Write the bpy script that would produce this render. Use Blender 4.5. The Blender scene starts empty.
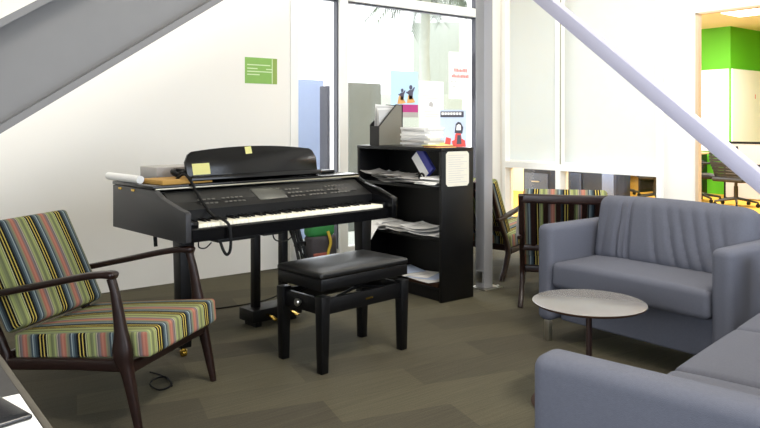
import bpy, bmesh, math, random
from mathutils import Vector, Matrix, Euler
random.seed(7)
S = bpy.context.scene
COL = S.collection
R = math.radians

# ------------------------------------------------------------------ materials
def lin(c):
    return tuple(((v / 255) / 12.92 if v / 255 <= .04045 else ((v / 255 + .055) / 1.055) ** 2.4) for v in c)

def pm(name, rgb, rough=.6, metal=0., var=.06, scale=18., bump=0., bscale=200., spec=.5, stretch=None, trans=0.):
    """procedural principled material: base colour with a little noise variation and optional bump"""
    m = bpy.data.materials.new(name); m.use_nodes = True
    nt = m.node_tree; N = nt.nodes; L = nt.links
    b = N['Principled BSDF']
    b.inputs['Roughness'].default_value = rough
    b.inputs['Metallic'].default_value = metal
    b.inputs['Specular IOR Level'].default_value = spec
    tc = N.new('ShaderNodeTexCoord'); mp = N.new('ShaderNodeMapping')
    L.new(tc.outputs['Object'], mp.inputs['Vector'])
    if stretch: mp.inputs['Scale'].default_value = stretch
    nz = N.new('ShaderNodeTexNoise'); nz.inputs['Scale'].default_value = scale; nz.inputs['Detail'].default_value = 4
    L.new(mp.outputs[0], nz.inputs['Vector'])
    mx = N.new('ShaderNodeMix'); mx.data_type = 'RGBA'
    c = lin(rgb)
    mx.inputs['A'].default_value = (*[max(0, v * (1 - var)) for v in c], 1)
    mx.inputs['B'].default_value = (*[min(1, v * (1 + var)) for v in c], 1)
    L.new(nz.outputs['Fac'], mx.inputs['Factor'])
    L.new(mx.outputs['Result'], b.inputs['Base Color'])
    if bump:
        n2 = N.new('ShaderNodeTexNoise'); n2.inputs['Scale'].default_value = bscale; n2.inputs['Detail'].default_value = 2
        L.new(mp.outputs[0], n2.inputs['Vector'])
        bp = N.new('ShaderNodeBump'); bp.inputs['Strength'].default_value = bump; bp.inputs['Distance'].default_value = .002
        L.new(n2.outputs['Fac'], bp.inputs['Height']); L.new(bp.outputs[0], b.inputs['Normal'])
    return m

def emit_mat(name, rgb, strength):
    m = bpy.data.materials.new(name); m.use_nodes = True
    b = m.node_tree.nodes['Principled BSDF']
    b.inputs['Base Color'].default_value = (*lin(rgb), 1)
    b.inputs['Emission Color'].default_value = (*lin(rgb), 1)
    b.inputs['Emission Strength'].default_value = strength
    return m

def glass_mat(name, tint=(1, 1, 1), refl=.08):
    m = bpy.data.materials.new(name); m.use_nodes = True
    nt = m.node_tree; N = nt.nodes; L = nt.links
    N.remove(N['Principled BSDF'])
    t = N.new('ShaderNodeBsdfTransparent'); t.inputs[0].default_value = (*tint, 1)
    g = N.new('ShaderNodeBsdfGlossy'); g.inputs['Roughness'].default_value = .02
    fr = N.new('ShaderNodeFresnel'); fr.inputs[0].default_value = 1.3
    mx = N.new('ShaderNodeMixShader')
    L.new(fr.outputs[0], mx.inputs[0]); L.new(t.outputs[0], mx.inputs[1]); L.new(g.outputs[0], mx.inputs[2])
    L.new(mx.outputs[0], N['Material Output'].inputs[0])
    return m

def blind_mat():
    m = bpy.data.materials.new('blind_fabric'); m.use_nodes = True
    nt = m.node_tree; N = nt.nodes; L = nt.links
    N.remove(N['Principled BSDF'])
    d = N.new('ShaderNodeBsdfDiffuse'); t = N.new('ShaderNodeBsdfTranslucent')
    tc = N.new('ShaderNodeTexCoord'); ch = N.new('ShaderNodeTexNoise')
    ch.inputs['Scale'].default_value = 3; L.new(tc.outputs['Object'], ch.inputs['Vector'])
    mx = N.new('ShaderNodeMix'); mx.data_type = 'RGBA'
    mx.inputs['A'].default_value = (.68, .735, .76, 1); mx.inputs['B'].default_value = (.72, .765, .785, 1)
    L.new(ch.outputs['Fac'], mx.inputs['Factor'])
    L.new(mx.outputs['Result'], d.inputs[0]); L.new(mx.outputs['Result'], t.inputs[0])
    ms = N.new('ShaderNodeMixShader'); ms.inputs[0].default_value = .55
    L.new(d.outputs[0], ms.inputs[1]); L.new(t.outputs[0], ms.inputs[2])
    L.new(ms.outputs[0], N['Material Output'].inputs[0])
    return m

def thin_paper(name, rgb):
    m = bpy.data.materials.new(name); m.use_nodes = True
    nt = m.node_tree; N = nt.nodes; L = nt.links
    b = N['Principled BSDF']; b.inputs['Roughness'].default_value = .7
    tc = N.new('ShaderNodeTexCoord'); nz = N.new('ShaderNodeTexNoise'); nz.inputs['Scale'].default_value = 8
    L.new(tc.outputs['Object'], nz.inputs['Vector'])
    mx = N.new('ShaderNodeMix'); mx.data_type = 'RGBA'; c = lin(rgb)
    mx.inputs['A'].default_value = (*[v * .97 for v in c], 1); mx.inputs['B'].default_value = (*c, 1)
    L.new(nz.outputs['Fac'], mx.inputs['Factor']); L.new(mx.outputs['Result'], b.inputs['Base Color'])
    t = N.new('ShaderNodeBsdfTranslucent'); L.new(mx.outputs['Result'], t.inputs[0])
    ms = N.new('ShaderNodeMixShader'); ms.inputs[0].default_value = .45
    L.new(b.outputs[0], ms.inputs[1]); L.new(t.outputs[0], ms.inputs[2]); L.new(ms.outputs[0], N['Material Output'].inputs[0])
    return m

def stripe_mat():
    m = bpy.data.materials.new('striped_upholstery'); m.use_nodes = True
    nt = m.node_tree; N = nt.nodes; L = nt.links
    b = N['Principled BSDF']; b.inputs['Roughness'].default_value = .9; b.inputs['Specular IOR Level'].default_value = .15
    tc = N.new('ShaderNodeTexCoord')
    sx = N.new('ShaderNodeSeparateXYZ'); L.new(tc.outputs['Object'], sx.inputs[0])
    sn = N.new('ShaderNodeSeparateXYZ'); L.new(tc.outputs['Normal'], sn.inputs[0])
    ab = N.new('ShaderNodeMath'); ab.operation = 'ABSOLUTE'; L.new(sn.outputs['X'], ab.inputs[0])
    gt = N.new('ShaderNodeMath'); gt.operation = 'GREATER_THAN'; gt.inputs[1].default_value = .72; L.new(ab.outputs[0], gt.inputs[0])
    mx = N.new('ShaderNodeMix'); mx.data_type = 'FLOAT'
    L.new(gt.outputs[0], mx.inputs['Factor']); L.new(sx.outputs['X'], mx.inputs['A']); L.new(sx.outputs['Y'], mx.inputs['B'])
    mu = N.new('ShaderNodeMath'); mu.operation = 'MULTIPLY_ADD'; mu.inputs[1].default_value = -1 / .19; mu.inputs[2].default_value = 7.325
    L.new(mx.outputs['Result'], mu.inputs[0])
    fr = N.new('ShaderNodeMath'); fr.operation = 'FRACT'; L.new(mu.outputs[0], fr.inputs[0])
    rp = N.new('ShaderNodeValToRGB'); L.new(fr.outputs[0], rp.inputs[0])
    cr = rp.color_ramp; cr.interpolation = 'CONSTANT'
    seq = [(0, (110, 114, 82)), (.04, (142, 149, 96)), (.08, (166, 173, 108)), (.11, (118, 124, 86)), (.14, (196, 195, 150)),
           (.16, (18, 17, 19)), (.218, (206, 184, 88)), (.246, (18, 17, 19)), (.302, (208, 187, 94)), (.33, (20, 19, 22)), (.388, (54, 65, 71)), (.445, (90, 105, 111)),
           (.495, (154, 166, 166)), (.52, (70, 81, 87)), (.57, (118, 121, 104)), (.62, (142, 135, 104)), (.66, (166, 108, 90)), (.71, (182, 122, 104)), (.755, (156, 106, 92)),
           (.79, (128, 114, 114)), (.835, (106, 101, 101)), (.865, (182, 164, 148)), (.885, (136, 143, 108)), (.92, (160, 168, 108)), (.96, (124, 130, 92))]
    while len(cr.elements) < len(seq): cr.elements.new(.5)
    for e, (p, c) in zip(cr.elements, seq):
        e.position = p; e.color = (*[v * .82 for v in lin(c)], 1)
    nz = N.new('ShaderNodeTexNoise'); nz.inputs['Scale'].default_value = 220
    L.new(tc.outputs['Object'], nz.inputs['Vector'])
    bp = N.new('ShaderNodeBump'); bp.inputs['Strength'].default_value = .25; bp.inputs['Distance'].default_value = .002
    L.new(nz.outputs['Fac'], bp.inputs['Height']); L.new(bp.outputs[0], b.inputs['Normal'])
    L.new(rp.outputs[0], b.inputs['Base Color'])
    return m

def carpet_mat():
    m = bpy.data.materials.new('carpet_planks'); m.use_nodes = True
    nt = m.node_tree; N = nt.nodes; L = nt.links
    b = N['Principled BSDF']; b.inputs['Roughness'].default_value = .85; b.inputs['Specular IOR Level'].default_value = .2
    tc = N.new('ShaderNodeTexCoord'); mp = N.new('ShaderNodeMapping')
    mp.inputs['Rotation'].default_value = (0, 0, R(15)); L.new(tc.outputs['Object'], mp.inputs['Vector'])
    br = N.new('ShaderNodeTexBrick'); L.new(mp.outputs[0], br.inputs['Vector'])
    br.inputs['Scale'].default_value = 1; br.inputs['Brick Width'].default_value = 1.0; br.inputs['Row Height'].default_value = .25
    br.inputs['Mortar Size'].default_value = .0015; br.inputs['Bias'].default_value = 0
    br.inputs['Color1'].default_value = (*lin((66, 62, 51)), 1); br.inputs['Color2'].default_value = (*lin((82, 78, 62)), 1)
    br.inputs['Mortar'].default_value = (*lin((70, 66, 53)), 1)
    mp2 = N.new('ShaderNodeMapping'); mp2.inputs['Rotation'].default_value = (0, 0, R(15)); mp2.inputs['Scale'].default_value = (1.2, 60, 1)
    L.new(tc.outputs['Object'], mp2.inputs['Vector'])
    nz = N.new('ShaderNodeTexNoise'); nz.inputs['Scale'].default_value = 2; nz.inputs['Detail'].default_value = 3; L.new(mp2.outputs[0], nz.inputs['Vector'])
    n3 = N.new('ShaderNodeTexNoise'); n3.inputs['Scale'].default_value = 160; L.new(tc.outputs['Object'], n3.inputs['Vector'])
    rp = N.new('ShaderNodeMapRange'); rp.inputs['From Min'].default_value = .25; rp.inputs['From Max'].default_value = .75
    rp.inputs['To Min'].default_value = .82; rp.inputs['To Max'].default_value = 1.18; L.new(nz.outputs['Fac'], rp.inputs['Value'])
    rp3 = N.new('ShaderNodeMapRange'); rp3.inputs['From Min'].default_value = .25; rp3.inputs['From Max'].default_value = .75
    rp3.inputs['To Min'].default_value = .85; rp3.inputs['To Max'].default_value = 1.15; L.new(n3.outputs['Fac'], rp3.inputs['Value'])
    ml = N.new('ShaderNodeMath'); ml.operation = 'MULTIPLY'; L.new(rp.outputs[0], ml.inputs[0]); L.new(rp3.outputs[0], ml.inputs[1])
    vm = N.new('ShaderNodeVectorMath'); vm.operation = 'SCALE'; L.new(br.outputs['Color'], vm.inputs[0]); L.new(ml.outputs[0], vm.inputs['Scale'])
    L.new(vm.outputs[0], b.inputs['Base Color'])
    bp = N.new('ShaderNodeBump'); bp.inputs['Strength'].default_value = .4; bp.inputs['Distance'].default_value = .003
    L.new(n3.outputs['Fac'], bp.inputs['Height']); L.new(bp.outputs[0], b.inputs['Normal'])
    return m

def wood_mat(name, a, bb, rough=.35, along=(1, 14, 14), spec=.5):
    m = bpy.data.materials.new(name); m.use_nodes = True
    nt = m.node_tree; N = nt.nodes; L = nt.links
    b = N['Principled BSDF']; b.inputs['Roughness'].default_value = rough; b.inputs['Specular IOR Level'].default_value = spec
    tc = N.new('ShaderNodeTexCoord'); mp = N.new('ShaderNodeMapping'); mp.inputs['Scale'].default_value = along
    L.new(tc.outputs['Object'], mp.inputs['Vector'])
    nz = N.new('ShaderNodeTexNoise'); nz.inputs['Scale'].default_value = 6; nz.inputs['Detail'].default_value = 5
    nz.inputs['Distortion'].default_value = .6; L.new(mp.outputs[0], nz.inputs['Vector'])
    mx = N.new('ShaderNodeMix'); mx.data_type = 'RGBA'; mx.inputs['A'].default_value = (*lin(a), 1); mx.inputs['B'].default_value = (*lin(bb), 1)
    L.new(nz.outputs['Fac'], mx.inputs['Factor']); L.new(mx.outputs['Result'], b.inputs['Base Color'])
    return m

M = dict(
    wall=pm('wall_paint', (236, 233, 226), .7, var=.01, scale=2, bump=.05, bscale=300),
    white=pm('white_frame_paint', (240, 240, 236), .45, var=.01),
    cream=pm('cream_paint', (238, 226, 200), .6, var=.02, scale=3),
    ceil=pm('ceiling_paint', (232, 228, 218), .8, var=.01, scale=3),
    floor=carpet_mat(),
    yfloor=pm('yellow_carpet', (204, 156, 50), .8, var=.08, scale=30),
    green=pm('green_wall_paint', (86, 176, 26), .6, var=.03, scale=2),
    steel=pm('painted_grey_steel', (98, 97, 96), .55, var=.07, scale=9, bump=.06, bscale=60),
    post=pm('grey_column_paint', (150, 150, 153), .5, var=.03, scale=6),
    brace=pm('pale_grey_brace_paint', (168, 168, 188), .5, var=.03, scale=6),
    black=pm('black_lacquer', (6, 6, 7), .2, var=.2, scale=20, spec=.3),
    case=pm('piano_case_lit_grey', (40, 40, 43), .5, var=.06, scale=12),  # lit grey put into the colour of the black case, left side only
    satin=pm('black_satin', (7, 7, 8), .4, var=.15, scale=20, spec=.28),
    bookblack=pm('black_laminate', (9, 9, 10), .42, var=.12, scale=20, spec=.28),
    panel=pm('piano_panel', (30, 30, 28), .5, var=.1, scale=40, spec=.4),
    screen=pm('lcd_screen', (80, 80, 74), .25, var=.04),
    silver=pm('silver_trim', (168, 164, 146), .3, metal=.6, var=.05),
    ivory=pm('ivory_keys', (238, 234, 214), .3, var=.02, scale=40),
    greytext2=pm('button_grey', (92, 90, 84), .5),
    brass=pm('brass', (200, 164, 70), .25, metal=1.),
    leather=pm('black_vinyl', (14, 14, 14), .34, var=.15, scale=40, bump=.25, bscale=420),
    sofa=pm('grey_blue_wool', (88, 90, 100), .9, var=.1, scale=120, bump=.5, bscale=520, spec=.15),
    chrome=pm('brushed_metal', (190, 188, 180), .3, metal=1., var=.05),
    tabletop=pm('pale_laminate', (114, 111, 109), .25, var=.03, scale=14),
    tabledge=wood_mat('table_edge_brown', (54, 36, 26), (70, 48, 34), .7, spec=.15),
    darkpole=pm('dark_bronze', (52, 36, 32), .4, metal=.4),
    desk=pm('grey_desk_laminate', (66, 65, 64), .85, var=.09, scale=60, spec=.15),
    deskedge=pm('desk_edge_band', (84, 80, 72), .8, var=.05, spec=.15),
    paper=pm('white_paper', (236, 235, 232), .8, var=.02, scale=8),
    paper2=pm('grey_newsprint', (178, 176, 172), .8, var=.14, scale=60, stretch=(1, 6, 1)),
    paper3=pm('printed_page', (206, 205, 203), .8, var=.12, scale=70, stretch=(1, 5, 1)),
    ypaper=pm('yellow_note', (226, 220, 142), .8, var=.04, scale=20),
    manila=pm('ochre_folder', (186, 142, 66), .7, var=.1, scale=20),
    greypaper=pm('grey_binder', (172, 168, 164), .7, var=.06, scale=20),
    blue=pm('blue_cover', (62, 66, 148), .45, var=.18, scale=25),
    phone=pm('black_phone', (14, 15, 20), .2, var=.1),
    meshm=pm('black_wire_mesh', (30, 29, 29), .5, var=.3, scale=150),
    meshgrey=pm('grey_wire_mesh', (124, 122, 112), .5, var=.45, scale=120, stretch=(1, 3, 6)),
    cable=pm('black_cable', (6, 6, 7), .6, spec=.25),
    darkwood=wood_mat('dark_walnut', (19, 11, 10), (40, 21, 16), .34, spec=.35),
    stripe=stripe_mat(),
    blind=blind_mat(),
    glass=glass_mat('window_glass'),
    tan=pm('tan_door_frame', (206, 182, 150), .5, var=.05),
    ofmesh=pm('office_chair_black', (26, 26, 28), .55, var=.2, scale=60),
    offabric=pm('office_chair_blue_grey', (96, 112, 146), .7, var=.12, scale=40),
    cabblue=pm('cabinet_blue_black', (44, 54, 76), .5, var=.1),
    offbase=pm('office_chair_base', (62, 60, 54), .4, metal=.5),
    maple=wood_mat('maple_desk', (214, 182, 132), (226, 196, 148), .5),
    brownp=wood_mat('brown_desk_panel', (150, 110, 74), (164, 122, 84), .5),
    board=pm('white_board_paint', (244, 243, 238), .25, var=.01),
    greypanel=pm('grey_pin_panel', (172, 166, 160), .8, var=.05, scale=80),
    lamp=emit_mat('ceiling_lamp_diffuser', (255, 250, 240), 4.),
    ground=pm('outside_paving', (205, 208, 200), .9, var=.06, scale=2),
    pgreen=pm('palm_green', (96, 110, 88), .7, var=.25, scale=6),
    trunk=pm('palm_trunk', (196, 200, 190), .8, var=.12, scale=12),
    figure=pm('poster_figure', (84, 82, 104), .5, var=.15, scale=30),
    olive=pm('olive_gasket', (150, 148, 124), .6),
    sage=pm('outside_pale_sage', (200, 207, 198), .9, var=.06, scale=1.5),
    conc=pm('outside_grey_block', (122, 126, 120), .9, var=.1, scale=4),
    bluegrey=pm('outside_blue_panel', (150, 165, 200), .6, var=.08, scale=3),
    darkgrey=pm('dark_grey_pillar', (66, 66, 76), .6, var=.08),
    signgreen=pm('green_sign', (132, 178, 84), .5, var=.07, scale=30),
    signpale=pm('sign_white_print', (206, 224, 178), .6, var=.04),
    notice=pm('cream_notice', (216, 212, 196), .7, var=.05, scale=60, stretch=(1, 1, 8)),
    thin=thin_paper('backlit_paper', (240, 240, 238)), thinsky=thin_paper('backlit_sky_paper', (206, 224, 238)),
    magenta=pm('poster_magenta', (196, 62, 140), .5), skyblue=pm('poster_sky', (206, 222, 234), .5, var=.05, scale=12),
    orange=pm('poster_orange', (232, 176, 104), .5), navy=pm('print_dark', (58, 58, 72), .5), red=pm('print_red', (214, 70, 62), .5),
    pinktext=pm('print_pink', (236, 140, 134), .6), greytext=pm('print_grey', (190, 186, 184), .6), paleblue=pm('print_pale_blue', (186, 200, 226), .5, var=.06, scale=30),
    brightgreen=pm('bag_green', (46, 132, 66), .6, var=.15, scale=18), bagdark=pm('bag_dark_grey', (62, 58, 62), .7, var=.15, scale=14),
    yellow=pm('strap_yellow', (196, 168, 50), .6), bagred=pm('bag_red', (138, 70, 58), .7, var=.15),
)

# ------------------------------------------------------------------ mesh helpers
def box(bm, x0, x1, y0, y1, z0, z1, bev=0., mtx=None, mi=0, seg=2):
    t = bmesh.new()
    bmesh.ops.create_cube(t, size=1)
    for v in t.verts:
        v.co = Vector(((x0 + x1) / 2 + v.co.x * (x1 - x0), (y0 + y1) / 2 + v.co.y * (y1 - y0), (z0 + z1) / 2 + v.co.z * (z1 - z0)))
    if bev > 0:
        bmesh.ops.bevel(t, geom=list(t.edges), offset=bev, segments=seg, affect='EDGES', profile=.5)
    if mtx: bmesh.ops.transform(t, matrix=mtx, verts=t.verts)
    for f in t.faces: f.material_index = mi
    merge(bm, t)

def merge(bm, t):
    me = bpy.data.meshes.new('tmp'); t.to_mesh(me); t.free(); bm.from_mesh(me); bpy.data.meshes.remove(me)

def taper(bm, p0, p1, s0, s1, bev=.004, mi=0):
    """a four sided tapered bar from p0 to p1; s = (sx, sy) section sizes in world x and y"""
    t = bmesh.new(); vs = []
    for p, s in ((p0, s0), (p1, s1)):
        vs.append([t.verts.new((p[0] + a * s[0] / 2, p[1] + b * s[1] / 2, p[2])) for a, b in ((-1, -1), (1, -1), (1, 1), (-1, 1))])
    for i in range(4):
        j = (i + 1) % 4; t.faces.new((vs[0][i], vs[0][j], vs[1][j], vs[1][i]))
    t.faces.new(vs[0][::-1]); t.faces.new(vs[1])
    bmesh.ops.recalc_face_normals(t, faces=t.faces)
    if bev: bmesh.ops.bevel(t, geom=list(t.edges), offset=bev, segments=2, affect='EDGES', profile=.5)
    for f in t.faces: f.material_index = mi
    merge(bm, t)

def loft(bm, secs, mi=0):
    """closed loft through equal-length rings of points"""
    t = bmesh.new(); rs = [[t.verts.new(p) for p in s] for s in secs]; n = len(rs[0])
    for a, b in zip(rs, rs[1:]):
        for i in range(n):
            j = (i + 1) % n; t.faces.new((a[i], a[j], b[j], b[i]))
    t.faces.new(rs[0][::-1]); t.faces.new(rs[-1])
    bmesh.ops.recalc_face_normals(t, faces=t.faces)
    for f in t.faces: f.material_index = mi
    merge(bm, t)

def bar(bm, pts, w, h, side, n=10, mi=0):
    """rounded bar along pts; w across 'side' vector, h in the remaining direction; w, h may be lists"""
    pts = [Vector(p) for p in pts]; secs = []
    side = Vector(side)
    for i, p in enumerate(pts):
        d = (pts[min(i + 1, len(pts) - 1)] - pts[max(i - 1, 0)]).normalized()
        s = (side - d * side.dot(d)).normalized(); u = d.cross(s)
        ww = w[i] if isinstance(w, (list, tuple)) else w; hh = h[i] if isinstance(h, (list, tuple)) else h
        ring = []
        for k in range(n * 2):
            a = math.pi * k / n; ca, sa = math.cos(a), math.sin(a)
            e = .55
            ring.append(p + s * (ww / 2 * math.copysign(abs(ca) ** e, ca)) + u * (hh / 2 * math.copysign(abs(sa) ** e, sa)))
        secs.append(ring)
    loft(bm, secs, mi)

def tube(bm, pts, r, n=8, mi=0):
    pts = [Vector(p) for p in pts]; secs = []; ref = Vector((.31, .22, .92))
    for i, p in enumerate(pts):
        d = (pts[min(i + 1, len(pts) - 1)] - pts[max(i - 1, 0)]).normalized()
        s = d.cross(ref).normalized(); u = d.cross(s)
        rr = r[i] if isinstance(r, (list, tuple)) else r
        secs.append([p + s * rr * math.cos(2 * math.pi * k / n) + u * rr * math.sin(2 * math.pi * k / n) for k in range(n)])
    loft(bm, secs, mi)

def spline(pts, k=6):
    P = [Vector(p) for p in pts]; out = []
    for i in range(len(P) - 1):
        a, b, c, d = P[max(i - 1, 0)], P[i], P[i + 1], P[min(i + 2, len(P) - 1)]
        for j in range(k):
            t = j / k
            out.append(.5 * ((2 * b) + (c - a) * t + (2 * a - 5 * b + 4 * c - d) * t * t + (3 * b - a - 3 * c + d) * t ** 3))
    out.append(P[-1]); return out

def lathe(bm, prof, n=40, mi=0, cx=0, cy=0):
    t = bmesh.new(); rs = []
    for r, z in prof:
        rs.append([t.verts.new((cx + r * math.cos(2 * math.pi * k / n), cy + r * math.sin(2 * math.pi * k / n), z)) for k in range(n)])
    for a, b in zip(rs, rs[1:]):
        for i in range(n):
            j = (i + 1) % n; t.faces.new((a[i], a[j], b[j], b[i]))
    t.faces.new(rs[0][::-1]); t.faces.new(rs[-1])
    bmesh.ops.recalc_face_normals(t, faces=t.faces)
    for f in t.faces: f.material_index = mi
    merge(bm, t)

def prism(bm, poly, axis, a, b, bev=0., mi=0):
    """extrude a 2D polygon along an axis: x -> poly is (y,z); y -> (x,z); z -> (x,y)"""
    t = bmesh.new()
    def P(q, v): return {'x': (v, q[0], q[1]), 'y': (q[0], v, q[1]), 'z': (q[0], q[1], v)}[axis]
    lo = [t.verts.new(P(q, a)) for q in poly]; hi = [t.verts.new(P(q, b)) for q in poly]; n = len(poly)
    t.faces.new(lo[::-1]); t.faces.new(hi)
    for i in range(n):
        j = (i + 1) % n; t.faces.new((lo[i], lo[j], hi[j], hi[i]))
    bmesh.ops.recalc_face_normals(t, faces=t.faces)
    if bev: bmesh.ops.bevel(t, geom=list(t.edges), offset=bev, segments=2, affect='EDGES', profile=.5)
    for f in t.faces: f.material_index = mi
    merge(bm, t)

def rbox(bm, w, d, h, r, cen=(0, 0, 0), step=.04, fn=None, mi=0):
    """soft rounded block centred on cen, finely gridded; fn(p) may displace each point"""
    half = (w / 2, d / 2, h / 2); inner = [max(x - r, 1e-4) for x in half]
    def samples(ax):
        I = inner[ax]; n = max(2, int(2 * I / step)); cs = [r * math.tan(a) for a in (R(15), R(30), R(45))]
        return [-I - c for c in reversed(cs)] + [-I + 2 * I * k / n for k in range(n + 1)] + [I + c for c in cs]
    t = bmesh.new()
    for ax in range(3):
        o = [k for k in range(3) if k != ax]; A, B = samples(o[0]), samples(o[1])
        for s in (-1, 1):
            g = []
            for a in A:
                row = []
                for b in B:
                    p = Vector((0, 0, 0)); p[ax] = s * (inner[ax] + r); p[o[0]] = a; p[o[1]] = b
                    c = Vector([max(-inner[k], min(inner[k], p[k])) for k in range(3)]); dv = p - c
                    q = c + dv.normalized() * r
                    row.append(t.verts.new(q))
                g.append(row)
            for i in range(len(A) - 1):
                for j in range(len(B) - 1):
                    t.faces.new((g[i][j], g[i + 1][j], g[i + 1][j + 1], g[i][j + 1]))
    bmesh.ops.remove_doubles(t, verts=t.verts, dist=1e-5)
    bmesh.ops.recalc_face_normals(t, faces=t.faces)
    for v in t.verts:
        if fn: v.co = fn(v.co)
        v.co = v.co + Vector(cen)
    for f in t.faces: f.material_index = mi; f.smooth = True
    merge(bm, t)

def sheet(bm, w, d, fn=None, th=.0012, nx=8, ny=8, mi=0):
    """a thin closed sheet of paper (with thickness) in local xy, z = fn(x, y)"""
    t = bmesh.new(); fn = fn or (lambda x, y: 0.)
    T, Bm = [], []
    for i in range(nx + 1):
        a, b = [], []
        for j in range(ny + 1):
            x = -w / 2 + w * i / nx; y = -d / 2 + d * j / ny; z = fn(x, y)
            a.append(t.verts.new((x, y, z + th))); b.append(t.verts.new((x, y, z)))
        T.append(a); Bm.append(b)
    for i in range(nx):
        for j in range(ny):
            t.faces.new((T[i][j], T[i + 1][j], T[i + 1][j + 1], T[i][j + 1]))
            t.faces.new((Bm[i][j], Bm[i][j + 1], Bm[i + 1][j + 1], Bm[i + 1][j]))
    per = [(i, 0) for i in range(nx)] + [(nx, j) for j in range(ny)] + [(i, ny) for i in range(nx, 0, -1)] + [(0, j) for j in range(ny, 0, -1)]
    for k in range(len(per)):
        (a, b), (c, e) = per[k], per[(k + 1) % len(per)]
        t.faces.new((T[a][b], Bm[a][b], Bm[c][e], T[c][e]))
    bmesh.ops.recalc_face_normals(t, faces=t.faces)
    for f in t.faces: f.material_index = mi
    merge(bm, t)

def BM(): return bmesh.new()

def obj(name, bm, mats, parent=None, loc=None, rot=None, smooth=True, ang=40):
    me = bpy.data.meshes.new(name)
    bmesh.ops.recalc_face_normals(bm, faces=bm.faces)
    if smooth:
        for f in bm.faces: f.smooth = True
        for e in bm.edges:
            if len(e.link_faces) == 2 and e.calc_face_angle(0) > R(ang): e.smooth = False
    bm.to_mesh(me); bm.free()
    for m in (mats if isinstance(mats, (list, tuple)) else [mats]): me.materials.append(M[m] if isinstance(m, str) else m)
    o = bpy.data.objects.new(name, me); COL.objects.link(o)
    if parent: o.parent = parent
    if loc is not None: o.location = loc
    if rot is not None: o.rotation_euler = rot
    return o

def tag(o, label, cat, group=None, kind=None):
    o['label'] = label; o['category'] = cat
    if group: o['group'] = group
    if kind: o['kind'] = kind
    return o

def thing(name, label, cat, loc=(0, 0, 0), rotz=0., group=None):
    o = bpy.data.objects.new(name, None); o.empty_display_size = .1; COL.objects.link(o)
    o.location = loc; o.rotation_euler = (0, 0, rotz)
    return tag(o, label, cat, group)

def struct(name, bm, m, smooth=False, parent=None):
    o = obj(name, bm, m, parent, smooth=smooth)
    if not parent: o['kind'] = 'structure'
    return o

def kids(o): return [c for c in COL.objects if c.parent == o]

def copy_tree(o, parent=None):
    c = o.copy(); COL.objects.link(c)
    if parent: c.parent = parent
    for ch in kids(o): copy_tree(ch, c)
    return c

def tuned(o, label): o['label'] = label; return o

# ------------------------------------------------------------------ camera (level, lens shifted down, 715 px focal length)
YAW = R(52)
H = 1.22
cam = bpy.data.cameras.new('camera'); co = bpy.data.objects.new('camera', cam); COL.objects.link(co)
co.location = (0, 0, H); co.rotation_euler = (R(90), 0, YAW - R(90))
cam.sensor_width = 36; cam.lens = 36 * 715 / 760; cam.shift_y = -90 / 760; cam.clip_end = 200
S.camera = co

# ------------------------------------------------------------------ the setting
YB = 5.30      # white wall and glass wall
XF = 5.80      # far wall with the blinds
b = BM(); box(b, -3, XF, -1.8, YB, -.1, 0); struct('floor', b, 'floor')
b = BM(); box(b, -3, XF + .08, -1.8, YB + .12, 4.5, 4.6); struct('ceiling', b, 'ceil')
b = BM(); box(b, -3.12, 3.165, YB, YB + .12, -.1, 4.5); struct('wall_back', b, 'wall')
b = BM(); box(b, -3.12, -3, 1.5, YB, -.1, 4.5); box(b, -3.12, -3, -1.8, -1.3, -.1, 4.5); box(b, -3.12, -3, -1.3, 1.5, -.1, .5); box(b, -3.12, -3, -1.3, 1.5, 2.5, 4.5); struct('wall_left', b, 'wall')
b = BM()
for y in (-1.3, .07, 1.44): box(b, -3.1, -3.02, y, y + .06, .5, 2.5)
box(b, -3.1, -3.02, -1.3, 1.5, .5, .56); box(b, -3.1, -3.02, -1.3, 1.5, 2.44, 2.5)
w = struct('window_3', b, 'white'); b = BM(); box(b, -3.07, -3.06, -1.24, 1.44, .56, 2.44); obj('pane', b, 'glass', w, smooth=False)
b = BM()
box(b, -3.12, -2.2, -1.92, -1.8, -.1, 4.5); box(b, 4.6, XF + .08, -1.92, -1.8, -.1, 4.5)
box(b, -2.2, 4.6, -1.92, -1.8, -.1, .8); box(b, -2.2, 4.6, -1.92, -1.8, 2.9, 4.5)
struct('wall_front', b, 'wall')
b = BM(); box(b, -2.2, 4.6, -1.9, -1.82, .8, .86); box(b, -2.2, 4.6, -1.9, -1.82, 2.84, 2.9)
for x in (-2.2, -.55, 1.15, 2.85, 4.54): box(b, x, x + .06, -1.9, -1.82, .8, 2.9)
w = struct('window_4', b, 'white')
b = BM(); box(b, -2.2, 4.6, -1.87, -1.86, .84, 2.86); obj('pane', b, 'glass', w, smooth=False)

# glass wall in the plane of the white wall
GX0, GX1 = 3.165, 5.47
b = BM()
box(b, GX0, GX0 + .075, YB - .01, YB + .12, 0, 4.5)
box(b, 3.655, 3.745, YB - .04, YB + .12, 0, 4.5)
box(b, GX1 - .06, GX1, YB - .01, YB + .12, 0, 4.5)
box(b, 3.745, GX1 - .06, YB - .05, YB + .10, 2.335, 2.42)
box(b, GX0 + .075, 3.655, YB - .03, YB + .10, 2.335, 2.40)
box(b, GX0 + .075, GX1 - .06, YB + .0, YB + .10, 0, .10)
g = struct('window_1', b, 'white')
b = BM(); box(b, GX0 + .075, 3.655, YB + .05, YB + .06, .1, 4.5); box(b, 3.745, GX1 - .06, YB + .05, YB + .06, .1, 4.5)
obj('pane', b, 'glass', g, smooth=False)
b = BM()   # dark rubber gaskets along the panes
for x in (3.645, 3.748, GX1 - .068): box(b, x, x + .01, YB - .012, YB + .045, .1, 4.5)
box(b, 3.75, GX1 - .06, YB + .0, YB + .05, 2.322, 2.336); box(b, GX0 + .075, 3.65, YB + .0, YB + .05, 2.322, 2.336)
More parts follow.
